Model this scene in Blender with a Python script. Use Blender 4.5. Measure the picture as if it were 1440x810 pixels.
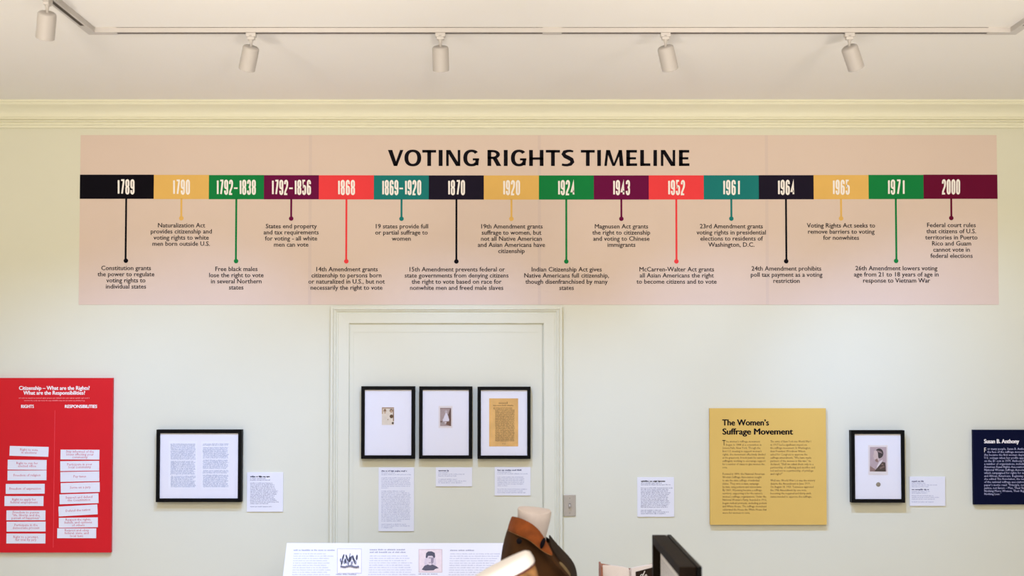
import bpy, math, random
from mathutils import Vector, Matrix
random.seed(7)
SC = bpy.context.scene
COL = SC.collection
for o in list(bpy.data.objects): bpy.data.objects.remove(o)

# ---------------------------------------------------------------- camera
F = 1700.0; D = 6.27; HC = 1.92; VC = 463.0; PITCH = math.atan((520 - VC) / F)   # slight upward tilt, rest of the framing by lens shift
cam = bpy.data.cameras.new('camera'); cam.sensor_width = 36; cam.lens = F / 1440 * 36; cam.shift_y = (VC - 405) / 1440
cam.dof.use_dof = True; cam.dof.focus_distance = D; cam.dof.aperture_fstop = 3.0
camo = bpy.data.objects.new('camera', cam); COL.objects.link(camo)
camo.location = (0, -D, HC); camo.rotation_euler = (math.pi / 2 + PITCH, 0, 0)
SC.camera = camo
# ---------------------------------------------------------------- world, view
w = bpy.data.worlds.new('world'); SC.world = w; w.use_nodes = True
w.node_tree.nodes['Background'].inputs[0].default_value = (1.0, 0.89, 0.78, 1)
w.node_tree.nodes['Background'].inputs[1].default_value = 0.25
SC.view_settings.view_transform = 'Standard'; SC.view_settings.look = 'None'
SC.view_settings.gamma = 1; SC.view_settings.use_curve_mapping = False
SC.view_settings.exposure = 0.0
SPOT_POWER = 118.0; SPOT_COLOR = (0.35, 0.54, 1.05)
WARM = (1.0, 0.89, 0.78)
def area(name, loc, rot, sx, sy, power, color):
    ld = bpy.data.lights.new(name, 'AREA'); ld.shape = 'RECTANGLE'; ld.size = sx; ld.size_y = sy; ld.energy = power; ld.color = color
    o = bpy.data.objects.new(name, ld); COL.objects.link(o); o.location = loc; o.rotation_euler = rot; return o
UP = 100.0; DOWN = 285.0; WALL_FILL = 96.0
for _x in (-2.1, 0, 2.1):                                                              # unseen uplights: outer pair read from ceiling pools, middle added to fill the ceiling
    ld = bpy.data.lights.new('uplight', 'SPOT'); ld.energy = UP; ld.color = (1.0, .93, .84); ld.spot_size = math.radians(72); ld.spot_blend = 1; ld.shadow_soft_size = .05
    o = bpy.data.objects.new('uplight', ld); COL.objects.link(o); o.location = (_x, -3.9, 0.9); o.rotation_euler = (math.radians(90 + 47), 0, 0)
area('overhead_fill', (0, -6.0, 3.27), (0, 0, 0), 6, 5, DOWN, WARM)                        # unseen area lamp added overhead for warm fill and floor bounce
for _x in (-3.2, -1.6, 0, 1.6, 3.2):                                                   # unseen warm spots added to brighten the upper wall and ceiling
    ld = bpy.data.lights.new('wall_fill', 'SPOT'); ld.energy = WALL_FILL; ld.color = WARM; ld.spot_size = math.radians(76); ld.spot_blend = 1; ld.shadow_soft_size = .12
    o = bpy.data.objects.new('wall_fill', ld); COL.objects.link(o); o.location = (_x, -3.8, 2.78); o.rotation_euler = (math.radians(90 + 16), 0, 0)

# ---------------------------------------------------------------- measuring helpers
sp, cp = math.sin(PITCH), math.cos(PITCH)
def ray(u, v):
    a = (u - 720) / F; b = (VC - v) / F
    return a, cp - b * sp, sp + b * cp
def P(u, v, y=0.0):                     # a point on the vertical plane at depth y
    a, fy, fz = ray(u, v); t = (y + D) / fy
    return Vector((t * a, y, HC + t * fz))
def PZ(u, v, z):                        # a point on the horizontal plane at height z
    a, fy, fz = ray(u, v); t = (z - HC) / fz
    return Vector((t * a, t * fy - D, z))
def S(y=0.0, v=463): return (y + D) / ray(720, v)[1] / F     # metres per pixel at depth y

# ---------------------------------------------------------------- materials
def mat(name, col, rough=0.6, var=0.0, scale=8.0, metal=0.0, bump=0.0, bscale=60.0, spec=0.5):
    m = bpy.data.materials.new(name); m.use_nodes = True
    nt = m.node_tree; b = nt.nodes['Principled BSDF']
    b.inputs['Base Color'].default_value = (*col, 1); b.inputs['Roughness'].default_value = rough
    b.inputs['Metallic'].default_value = metal
    b.inputs['Specular IOR Level'].default_value = spec
    tc = nt.nodes.new('ShaderNodeTexCoord')
    n = nt.nodes.new('ShaderNodeTexNoise'); n.inputs['Scale'].default_value = scale
    n.inputs['Detail'].default_value = 4
    nt.links.new(tc.outputs['Object'], n.inputs['Vector'])
    r = nt.nodes.new('ShaderNodeValToRGB')
    r.color_ramp.elements[0].position = 0.3; r.color_ramp.elements[1].position = 0.7
    r.color_ramp.elements[0].color = (*[max(0, c * (1 - var)) for c in col], 1)
    r.color_ramp.elements[1].color = (*[min(1, c * (1 + var)) for c in col], 1)
    nt.links.new(n.outputs['Fac'], r.inputs['Fac']); nt.links.new(r.outputs['Color'], b.inputs['Base Color'])
    if bump:
        n2 = nt.nodes.new('ShaderNodeTexNoise'); n2.inputs['Scale'].default_value = bscale
        nt.links.new(tc.outputs['Object'], n2.inputs['Vector'])
        bp = nt.nodes.new('ShaderNodeBump'); bp.inputs['Strength'].default_value = bump
        bp.inputs['Distance'].default_value = 0.002
        nt.links.new(n2.outputs['Fac'], bp.inputs['Height']); nt.links.new(bp.outputs['Normal'], b.inputs['Normal'])
    return m
def hx(s):                              # sRGB hex to linear
    out = []
    for i in (0, 2, 4):
        c = int(s[i:i + 2], 16) / 255
        out.append(c / 12.92 if c <= 0.04045 else ((c + 0.055) / 1.055) ** 2.4)
    return tuple(out)
M = {
 'wall': mat('wall_paint', (0.69, 0.685, 0.545), 0.75, 0.012, 1.5, bump=0.08, bscale=120),
 'trim': mat('trim_paint', (0.77, 0.755, 0.575), 0.5, 0.01, 2),
 'ceil': mat('ceiling_paint', (0.86, 0.835, 0.785), 0.8, 0.01, 1.2),
 'floor': mat('floor_wood', (0.62, 0.59, 0.56), 0.45, 0.2, 5),
 'banner': mat('banner_vinyl', (0.67, 0.54, 0.455), 0.6, 0.01, 3),
 'seam': mat('banner_overlap', (0.63, 0.51, 0.445), 0.6, 0.01, 3),
 'black': mat('black_lacquer', (0.003, 0.003, 0.003), 0.5, 0.1, 20, spec=0.1),
 'mat': mat('mat_board', (0.78, 0.77, 0.80), 0.7, 0.005, 20),
 'card': mat('label_card', (0.76, 0.76, 0.79), 0.65, 0.005, 20),
 'ink': mat('black_ink', (0.006, 0.005, 0.008), 0.7, 0.05, 50, spec=0.05),
 'greyink': mat('slate_ink', (0.13, 0.13, 0.20), 0.7, 0.1, 80),
 'softink': mat('grey_ink', (0.30, 0.30, 0.37), 0.7, 0.1, 80),
 'paleink': mat('pale_ink', (0.46, 0.47, 0.56), 0.7, 0.1, 80),
 'cap_ink': mat('caption_ink', (0.02, 0.016, 0.02), 0.7, 0.05, 50, spec=0.05),
 'white_ink': mat('white_ink', (0.88, 0.84, 0.80), 0.6, 0.01, 50),
 'red': mat('red_panel', hx('CE101E'), 0.5, 0.02, 4, spec=0.3),
 'red_ink': mat('red_ink', hx('C8465A'), 0.6, 0.02, 40),
 'pink_ink': mat('pink_ink', hx('EE8A8A'), 0.6, 0.02, 40),
 'yellow': mat('yellow_panel', (0.69, 0.46, 0.12), 0.6, 0.02, 4, spec=0.1),
 'yel_ink': mat('brown_ink', (0.14, 0.075, 0.02), 0.6, 0.1, 60),
 'navy': mat('navy_panel', (0.001, 0.003, 0.022), 0.6, 0.05, 4, spec=0.08),
 'navy_ink': mat('lavender_ink', (0.50, 0.50, 0.68), 0.6, 0.02, 40),
 'edge': mat('board_edge', (0.45, 0.36, 0.22), 0.7, 0.03, 30),
 'plate': mat('switch_plate', (0.50, 0.45, 0.36), 0.35, 0.03, 20, metal=0.3),
 'metal': mat('steel', (0.35, 0.33, 0.30), 0.35, 0.05, 30, metal=0.8),
 'lampw': mat('lamp_enamel', (0.46, 0.43, 0.40), 0.5, 0.02, 20),
 'rail': mat('track_enamel', (0.56, 0.53, 0.50), 0.45, 0.02, 20),
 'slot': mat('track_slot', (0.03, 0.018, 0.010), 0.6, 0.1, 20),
 'neck': mat('mannequin_cloth', (0.60, 0.54, 0.53), 0.85, 0.04, 30, bump=0.2, bscale=300),
 'jacket': mat('brown_canvas', (0.045, 0.017, 0.003), 0.85, 0.35, 12, bump=0.5, bscale=400, spec=0.2),
 'collar': mat('tan_corduroy', (0.20, 0.050, 0.009), 0.8, 0.25, 22, bump=0.5, bscale=500, spec=0.2),
 'lapel': mat('dark_brown_cloth', (0.020, 0.010, 0.005), 0.85, 0.4, 15, spec=0.2),
 'lining': mat('olive_lining', (0.16, 0.11, 0.045), 0.85, 0.4, 20),
 'tan': mat('tan_brocade', (0.24, 0.12, 0.045), 0.85, 0.55, 22, spec=0.2),
 'maroon': mat('maroon_piping', (0.075, 0.012, 0.014), 0.7, 0.1, 40),
 'capw': mat('white_felt', (0.60, 0.58, 0.57), 0.9, 0.02, 20),
 'walnut': mat('walnut_wood', (0.009, 0.0055, 0.0035), 0.6, 0.3, 25, spec=0.06),
 'paper': mat('book_paper', (0.72, 0.66, 0.62), 0.8, 0.03, 20),
 'leather': mat('red_book_cloth', (0.32, 0.12, 0.07), 0.7, 0.15, 30),
 'plinth': mat('plinth_paint', (0.75, 0.74, 0.72), 0.5, 0.01, 5),
 'oldpaper': mat('aged_paper', (0.72, 0.42, 0.13), 0.8, 0.12, 14),
 'oldink': mat('faded_ink', (0.32, 0.19, 0.055), 0.8, 0.1, 50),
 'page': mat('letter_paper', (0.80, 0.80, 0.83), 0.8, 0.01, 20),
 'pageink': mat('blue_grey_ink', (0.40, 0.44, 0.54), 0.8, 0.1, 50),
}
glass = bpy.data.materials.new('picture_glass'); glass.use_nodes = True
_nt = glass.node_tree; _nt.nodes.clear()
_o = _nt.nodes.new('ShaderNodeOutputMaterial'); _mx = _nt.nodes.new('ShaderNodeMixShader')
_t = _nt.nodes.new('ShaderNodeBsdfTransparent'); _g = _nt.nodes.new('ShaderNodeBsdfGlossy'); _g.inputs['Roughness'].default_value = 0.03
_mx.inputs[0].default_value = 0.02; _nt.links.new(_t.outputs[0], _mx.inputs[1]); _nt.links.new(_g.outputs[0], _mx.inputs[2]); _nt.links.new(_mx.outputs[0], _o.inputs[0])
M['glass'] = glass
emi = bpy.data.materials.new('lamp_lens'); emi.use_nodes = True
_b = emi.node_tree.nodes['Principled BSDF']; _b.inputs['Emission Color'].default_value = (1, 0.98, 0.94, 1); _b.inputs['Emission Strength'].default_value = 3
M['lens'] = emi

# ---------------------------------------------------------------- object helpers
def thing(name, label, cat, loc=(0, 0, 0), group=None, kind=None):
    o = bpy.data.objects.new(name, None); COL.objects.link(o); o.location = loc; o.empty_display_size = 0.05
    tag(o, label, cat, group, kind); return o
def tag(o, label=None, cat=None, group=None, kind=None):
    if label: o['label'] = label
    if cat: o['category'] = cat
    if group: o['group'] = group
    if kind: o['kind'] = kind
    return o
def wloc(o):
    v = Vector((0, 0, 0))
    while o is not None: v += o.location; o = o.parent
    return v
def link(name, me, m, parent=None, loc=None, smooth=False):
    if m is not None:
        me.materials.clear()
        for x in (m if isinstance(m, (list, tuple)) else [m]): me.materials.append(x)
    if smooth:
        for p in me.polygons: p.use_smooth = True
    o = bpy.data.objects.new(name, me); COL.objects.link(o)
    if parent is not None: o.parent = parent
    if loc is not None: o.location = loc
    return o
class MB:                                # collects world-space shapes, builds ONE mesh object
    def __init__(s): s.v = []; s.f = []; s.mi = []
    def add(s, vs, fs, mi=0):
        n = len(s.v); s.v += [tuple(p) for p in vs]; s.f += [tuple(i + n for i in f) for f in fs]; s.mi += [mi] * len(fs); return s
    def box(s, x0, x1, y0, y1, z0, z1, mi=0):
        return s.add([(x, y, z) for x in (x0, x1) for y in (y0, y1) for z in (z0, z1)],
                     [(0, 1, 3, 2), (4, 6, 7, 5), (0, 4, 5, 1), (2, 3, 7, 6), (0, 2, 6, 4), (1, 5, 7, 3)], mi)
    def prism_x(s, prof, x0, x1, mi=0):  # prof = list of (y,z)
        n = len(prof); vs = [(x0, y, z) for y, z in prof] + [(x1, y, z) for y, z in prof]
        return s.add(vs, [(i, (i + 1) % n, n + (i + 1) % n, n + i) for i in range(n)] + [tuple(range(n))[::-1], tuple(range(n, 2 * n))], mi)
    def lathe(s, prof, seg=24, mx=None, mi=0):   # prof = (r,z) about local Z
        vs = []
        for r, z in prof:
            for k in range(seg):
                a = 2 * math.pi * k / seg; vs.append(Vector((r * math.cos(a), r * math.sin(a), z)))
        if mx: vs = [mx @ p for p in vs]
        fs = []
        for j in range(len(prof) - 1):
            for k in range(seg):
                fs.append((j * seg + k, j * seg + (k + 1) % seg, (j + 1) * seg + (k + 1) % seg, (j + 1) * seg + k))
        return s.add(vs, fs, mi)
    def disc(s, c, r, n=16, sx=1, sz=1):  # facing -y
        vs = [(c[0] + r * sx * math.cos(2 * math.pi * k / n), c[1], c[2] + r * sz * math.sin(2 * math.pi * k / n)) for k in range(n)]
        return s.add(vs, [tuple(range(n))])
    def build(s, name, m, parent=None, smooth=False, bevel=0.0, base=None):
        off = wloc(parent) if parent else Vector((0, 0, 0))
        loc = None
        if parent is None and base is not None: off = Vector(base); loc = base
        me = bpy.data.meshes.new(name); me.from_pydata([Vector(p) - off for p in s.v], [], s.f)
        import bmesh
        bm = bmesh.new(); bm.from_mesh(me); bmesh.ops.recalc_face_normals(bm, faces=bm.faces)
        bm.to_mesh(me); bm.free()
        o = link(name, me, m, parent, loc, smooth)
        for p, i in zip(me.polygons, s.mi): p.material_index = i
        if bevel:
            b = o.modifiers.new('bevel', 'BEVEL'); b.width = bevel; b.segments = 2; b.limit_method = 'ANGLE'
        return o
def rect(mb, u0, u1, v0, v1, yb, yf):    # slab whose front face (at yf) covers the pixel rectangle
    vm = (v0 + v1) / 2; um = (u0 + u1) / 2
    x0 = P(u0, vm, yf).x; x1 = P(u1, vm, yf).x; z1 = P(um, v0, yf).z; z0 = P(um, v1, yf).z
    mb.box(x0, x1, yf, yb, z0, z1); return x0, x1, z0, z1
def embolden(me, off):                    # heavier print: the same glyphs struck again a hair to each side
    vs = [v.co.copy() for v in me.vertices]; fs = [tuple(p.vertices) for p in me.polygons]; V = []; Fc = []
    for k, (dx, dy) in enumerate(((-off, 0), (off, 0), (0, off * .5), (0, -off * .5))):
        n = len(V); V += [(p.x + dx, p.y + dy, .00006 * k) for p in vs]; Fc += [tuple(i + n for i in f) for f in fs]
    o = bpy.data.meshes.new('t'); o.from_pydata(V, [], Fc); return o
def text(name, body, u, v, size, y, m, parent, align='CENTER', off=0.0, sx=1.0, res=3, fit=None, ls=None, rot=0):
    """size = pixels per em unit; v = first baseline; ls = line spacing in pixels"""
    c = bpy.data.curves.new('t', 'FONT'); c.body = body; c.size = 1; c.align_x = align; c.resolution_u = res
    if ls: c.space_line = ls / size
    o = bpy.data.objects.new('t', c); COL.objects.link(o)
    dg = bpy.context.evaluated_depsgraph_get()
    me = bpy.data.meshes.new_from_object(o.evaluated_get(dg))
    bpy.data.objects.remove(o); bpy.data.curves.remove(c)
    if off: me = embolden(me, off)
    k = size * S(y, v); p0 = P(u, v, y)
    if fit:
        xs = [q.co.x for q in me.vertices]; sx = fit / ((max(xs) - min(xs)) * size)
    offp = wloc(parent) if parent else Vector((0, 0, 0))
    me.transform(Matrix(((k * sx, 0, 0, p0.x - offp.x), (0, 0, -1, y - offp.y), (0, k, 0, p0.z - offp.z), (0, 0, 0, 1))))
    return link(name, me, m, parent)
def greek(mb, u0, v, width, xh, y, cw=None, dens=0.62):
    """one line of print too small to read: letter-high marks gathered into words"""
    cw = cw or xh * 0.75; u = u0; k = S(y, v); 
    while u < u0 + width:
        n = random.choice((2, 3, 3, 4, 5, 6, 7, 8, 9))
        for i in range(n):
            if u > u0 + width: break
            h = xh * random.choice((1, 1, 1, 1.45, 1)); d = xh * random.choice((0, 0, 0, 0, 0.35))
            p = P(u, v + d, y); q = P(u + cw * dens, v - h, y)
            mb.add([(p.x, y, p.z), (q.x, y, p.z), (q.x, y, q.z), (p.x, y, q.z)], [(0, 1, 2, 3)])
            u += cw
        u += cw * 0.8
    return mb

# ---------------------------------------------------------------- room
CZ = P(720, 181, 0).z + 0.130            # ceiling height
XL, XR, YB, WT = -4.3, 4.3, -9.5, 0.15
def struct(o): o['kind'] = 'structure'; return o
struct(MB().box(XL, XR, 0, WT, 0, CZ).build('wall_back', M['wall']))
struct(MB().box(XL - WT, XL, YB, WT, 0, CZ).build('wall_left', M['wall']))
struct(MB().box(XR, XR + WT, YB, WT, 0, CZ).build('wall_right', M['wall']))
struct(MB().box(XL - WT, XR + WT, YB, WT, -0.1, 0).build('floor', M['floor']))
struct(MB().box(XL - WT, XR + WT, YB, WT, CZ, CZ + 0.1).build('ceiling', M['ceil']))
# crown moulding: profile measured from the lines it draws across the photo
zb = CZ - 0.130
prof = [(0, CZ), (-.108, CZ), (-.108, CZ - .010), (-.101, CZ - .013), (-.101, CZ - .019), (-.097, CZ - .024)]
for i in range(1, 9):                    # cove
    t = i / 8; prof.append((-.097 + .052 * math.sin(t * math.pi / 2), CZ - .024 - .034 * t - 0.012 * (1 - math.cos(t * math.pi / 2))))
prof += [(-.045, CZ - .078), (-.038, CZ - .078), (-.038, CZ - .086)]
for i in range(0, 7):                    # bead
    a = math.pi * i / 6; prof.append((-.030 - .007 * math.sin(a), CZ - .090 - .005 + .005 * math.cos(a)))
prof += [(-.022, CZ - .102), (-.024, CZ - .106), (-.024, CZ - .114), (-.016, CZ - .117), (-.016, CZ - .126), (-.010, CZ - .130), (0, CZ - .130)]
struct(MB().prism_x(prof, XL, XR).build('trim_1', M['trim']))
for nm, a, b in (('baseboard_left', XL, P(464, 600).x), ('baseboard_right', P(791, 600).x, XR)):
    struct(MB().prism_x([(0, 0), (-.018, 0), (-.018, .13), (-.010, .15), (0, .15)], a, b).build(nm, M['trim']))

# ---------------------------------------------------------------- blocked doorway
yc, yp = -0.024, -0.006
dr = thing('door_1', 'cream moulded door surround around a flush blocked panel', 'door', (P(627, 600).x, 0, 0), kind='structure')
del dr['category']
x0, x1 = P(464.5, 580, yc).x, P(790.5, 580, yc).x; zt = P(627, 431, yc).z
xi0, xi1 = P(491.5, 580, yp).x, P(762.5, 580, yp).x; zi = P(627, 455.5, yp).z
MB().box(xi0, xi1, yp, 0, 0, zi).build('panel', M['wall'], dr)
# casing with mitred stepped profile: (distance in from the outer edge, y)
cpf = [(0, 0), (0, -.024), (.010, -.024), (.016, -.030), (.022, -.024), (.026, -.024), (.030, -.017), (.036, -.015), (.040, -.019), (.094, -.017), (.0985, -.011), (.0985, 0)]
W0 = xi0 - x0; cpf = [(d / .0985 * W0, y) for d, y in cpf]
n = len(cpf); HT = zt - zi
vs = []
for d, y in cpf: vs.append((x0 + d, y, 0))
for d, y in cpf: vs.append((x0 + d, y, zt - d * HT / W0))
for d, y in cpf: vs.append((x1 - d, y, zt - d * HT / W0))
for d, y in cpf: vs.append((x1 - d, y, 0))
mb = MB(); mb.add(vs, [(r * n + i, r * n + (i + 1) % n, (r + 1) * n + (i + 1) % n, (r + 1) * n + i) for r in range(3) for i in range(n)] + [tuple(range(n)), tuple(range(3 * n, 4 * n))])
mb.build('casing', M['wall'], dr)
# low raised moulding line inside the panel
za = P(627, 466, yp).z; xa, xb = P(496, 580, yp).x, P(758, 580, yp).x
mb = MB()
for a, b, c, d in ((xa, xb, za - .004, za), (xa, xa + .004, 0, za - .004), (xb - .004, xb, 0, za - .004)):
    mb.box(a, b, yp - .0015, yp, c, d)
mb.build('panel_bead', M['wall'], dr)

# ---------------------------------------------------------------- timeline banner
YBN = -0.0015
bn = thing('timeline_banner', 'long pinkish-beige voting rights timeline banner across top of wall', 'banner', P(757, 428, 0))
bu = [112, 434.5, 757.5, 1079.5, 1403]
bz1, bz0 = P(757, 190, YBN).z, P(757, 428.5, YBN).z
for i in range(4):
    a = P(bu[i], 310, YBN).x; b = P(bu[i + 1], 310, YBN).x
    MB().box(a + (0.0006 if i else 0), b, YBN, -.0004, bz0, bz1).build('banner_sheet', M['banner'], bn)
cols = {'k': '0B0812', 'K': '1D1729', 'y': 'EDC06A', 'g': '168544', 'p': '6E0F45', 'r': 'F6474B', 't': '1F7F7C', 'm': '6A0C33'}
CM = {k: mat('print_' + n, tuple(.88 * c for c in hx(v)), 0.6, 0.02, 10, spec=0.06) for (k, v), n in zip(cols.items(), ('black', 'charcoal', 'yellow', 'green', 'plum', 'coral', 'teal', 'burgundy'))}
seq = 'kygprtKygprtKygm'
ub = [112.3, 216.3, 293.7, 371.1, 448.3, 525.7, 603, 680.4, 757.8, 835, 912.3, 989.6, 1067, 1144.2, 1221.4, 1298.7, 1402.7]
us = [177, 255, 332, 409.5, 487, 564.6, 641.8, 719.2, 796.4, 873.8, 951.2, 1028.5, 1105.6, 1182.8, 1260.2, 1337.8]
years = ['1789', '1790', '1792-1838', '1792-1856', '1868', '1869-1920', '1870', '1920', '1924', '1943', '1952', '1961', '1964', '1965', '1971', '2000']
caps = [
 (1, 'Constitution grants\nthe power to regulate\nvoting rights to\nindividual states'),
 (0, 'Naturalization Act\nprovides citizenship and\nvoting rights to white\nmen born outside U.S.'),
 (1, 'Free black males\nlose the right to vote\nin several Northern\nstates'),
 (0, 'States end property\nand tax requirements\nfor voting - all white\nmen can vote'),
 (1, '14th Amendment grants\ncitizenship to persons born\nor naturalized in U.S., but not\nnecessarily the right to vote'),
 (0, '19 states provide full\nor partial suffrage to\nwomen'),
 (1, '15th Amendment prevents federal or\nstate governments from denying citizens\nthe right to vote based on race for\nnonwhite men and freed male slaves'),
 (0, '19th Amendment grants\nsuffrage to women, but\nnot all Native American\nand Asian Americans have\ncitizenship'),
 (1, 'Indian Citizenship Act gives\nNative Americans full citizenship,\nthough disenfranchised by many\nstates'),
 (0, 'Magnusen Act grants\nthe right to citizenship\nand voting to Chinese\nimmigrants'),
 (1, 'McCarren-Walter Act grants\nall Asian Americans the right\nto become citizens and to vote'),
 (0, '23rd Amendment grants\nvoting rights in presidential\nelections to residents of\nWashington, D.C.'),
 (1, '24th Amendment prohibits\npoll tax payment as a voting\nrestriction'),
 (0, 'Voting Rights Act seeks to\nremove barriers to voting\nfor nonwhites'),
 (1, '26th Amendment lowers voting\nage from 21 to 18 years of age in\nresponse to Vietnam War'),
 (0, 'Federal court rules\nthat citizens of U.S.\nterritories in Puerto\nRico and Guam\ncannot vote in\nfederal elections'),
]
# -- hand-drawn condensed figures: strokes in a cell 1 wide x 1 high
def arcp(cx, cy, rx, ry, a0, a1, n=6):
    return [(cx + rx * math.cos(math.radians(a0 + (a1 - a0) * i / n)), cy + ry * math.sin(math.radians(a0 + (a1 - a0) * i / n))) for i in range(n + 1)]
def loop(y0, y1, r=.16):
    return arcp(.5, y1 - r, .5, r, 0, 180) + arcp(.5, y0 + r, .5, r, 180, 360) + [(1, y1 - r)]
DG = {
 '0': [loop(0, 1)], '1': [[(.62, 0), (.62, 1)], [(.62, .93), (.42, .83), (.15, .83)]],
 '7': [[(0, 1), (1, 1), (1, .88), (.35, 0)]], '8': [loop(0, .52, .13), loop(.52, 1, .13)],
 '9': [loop(.42, 1, .14), [(1, .7), (1, .16)] + arcp(.5, .16, .5, .16, 0, -180) + [(0, .26)]],
 '6': [loop(0, .58, .14), [(0, .3), (0, .84)] + arcp(.5, .84, .5, .16, 180, 0) + [(1, .74)]],
 '2': [[(0, .74), (0, .84)] + arcp(.5, .84, .5, .16, 180, 0) + [(1, .70), (.86, .52), (.1, .18), (0, 0), (1, 0)]],
 '3': [[(0, .76), (0, .84)] + arcp(.5, .84, .5, .16, 180, 0) + [(1, .66), (.85, .54), (.4, .53)], [(.4, .53), (.85, .50), (1, .38), (1, .16)] + arcp(.5, .16, .5, .16, 0, -180) + [(0, .26)]],
 '4': [[(.78, 0), (.78, 1), (-.05, .22), (1.15, .22)]],
 '5': [[(.95, 1), (.05, 1), (.03, .52)] + arcp(.5, .50, .5, .12, 150, 0) + [(1, .16)] + arcp(.5, .16, .5, .16, 0, -180) + [(0, .26)]],
}
def ribbon(mb, pts, ws, y):              # pts in pixels, ws = width (scalar or per point), pixels
    if not isinstance(ws, (list, tuple)): ws = [ws] * len(pts)
    closed = len(pts) > 4 and abs(pts[0][0] - pts[-1][0]) < .01 and abs(pts[0][1] - pts[-1][1]) < .01
    L, R = [], []
    for i, p in enumerate(pts):
        a = pts[i - 1] if i else (pts[-2] if closed else p); b = pts[i + 1] if i < len(pts) - 1 else (pts[1] if closed else p)
        d1 = Vector((p[0] - a[0], p[1] - a[1])); d2 = Vector((b[0] - p[0], b[1] - p[1]))
        if d1.length < 1e-6: d1 = d2
        if d2.length < 1e-6: d2 = d1
        d1.normalize(); d2.normalize(); n = Vector((-(d1 + d2).y, (d1 + d2).x))
        if n.length < 1e-3: n = Vector((-d1.y, d1.x))
        n.normalize(); c = max(.55, n.dot(Vector((-d1.y, d1.x)))); h = ws[i] / 2 / c
        L.append((p[0] + n.x * h, p[1] + n.y * h)); R.append((p[0] - n.x * h, p[1] - n.y * h))
    vs = [P(*q, y) for q in L] + [P(*q, y) for q in R]; m = len(pts)
    mb.add(vs, [(i, i + 1, m + i + 1, m + i) for i in range(m - 1)])
def year(body, uc, vb, h, wtot, y):
    mb = MB(); sw = 3.0; gaps = []
    adv = {'1': 5.4, '-': 7.0}; ww = [adv.get(c, 7.1) for c in body]; k = wtot / sum(ww); u = uc - wtot / 2
    dy = 0
    for c, a in zip(body, ww):
        a *= k; cw = a - 3.7 * k if c != '1' else a - 2.6 * k
        if c == '-': ribbon(mb, [(u + .4, vb - h * .44), (u + a - 1.2, vb - h * .44)], 2.2, y)
        else:
            for st in DG[c]:
                ribbon(mb, [(u + 1.3 + px * cw, vb - 1.1 - py * (h - 2.2)) for px, py in st], 2.45, y - dy); dy += 0.00002
        u += a
    return mb
def bow(u): return -1.3 * ((u - 757) / 645) ** 2 + 0.7      # the sheet was hung with a very slight sag
for i, c in enumerate(seq):
    m = CM[c]; b = bow((ub[i] + ub[i + 1]) / 2)
    mb = MB(); rect(mb, ub[i], ub[i + 1], 246 + b, 280 + b, YBN, YBN - .0006); mb.build('color_block', m, bn)
    ln, cap = caps[i]; u = us[i]; ve = (367 if ln else 307) + b
    mb = MB(); rect(mb, u - 1.35, u + 1.35, 279.5 + b, ve, YBN, YBN - .0006)
    q = P(u, ve, YBN - .0008); mb.disc(q, 3.2 * S(), 18)
    mb.build('timeline_stem', CM['k'] if c == 'K' else m, bn)
    yw = 26.5 if len(years[i]) == 4 else 57.5
    year(years[i], u + (0 if len(years[i]) == 4 else 0), 273.8 + b, 21.2, yw, YBN - .0012).build('year_number', M['white_ink'], bn)
    text('caption', cap, u + (0.3 if ln else 0), (381 if ln else 320.6) + b - (0.8 if u > 1100 or u < 300 else 0), 8.95, YBN - .0008, M['cap_ink'], bn, off=0.016, ls=8.65, res=2)
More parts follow.
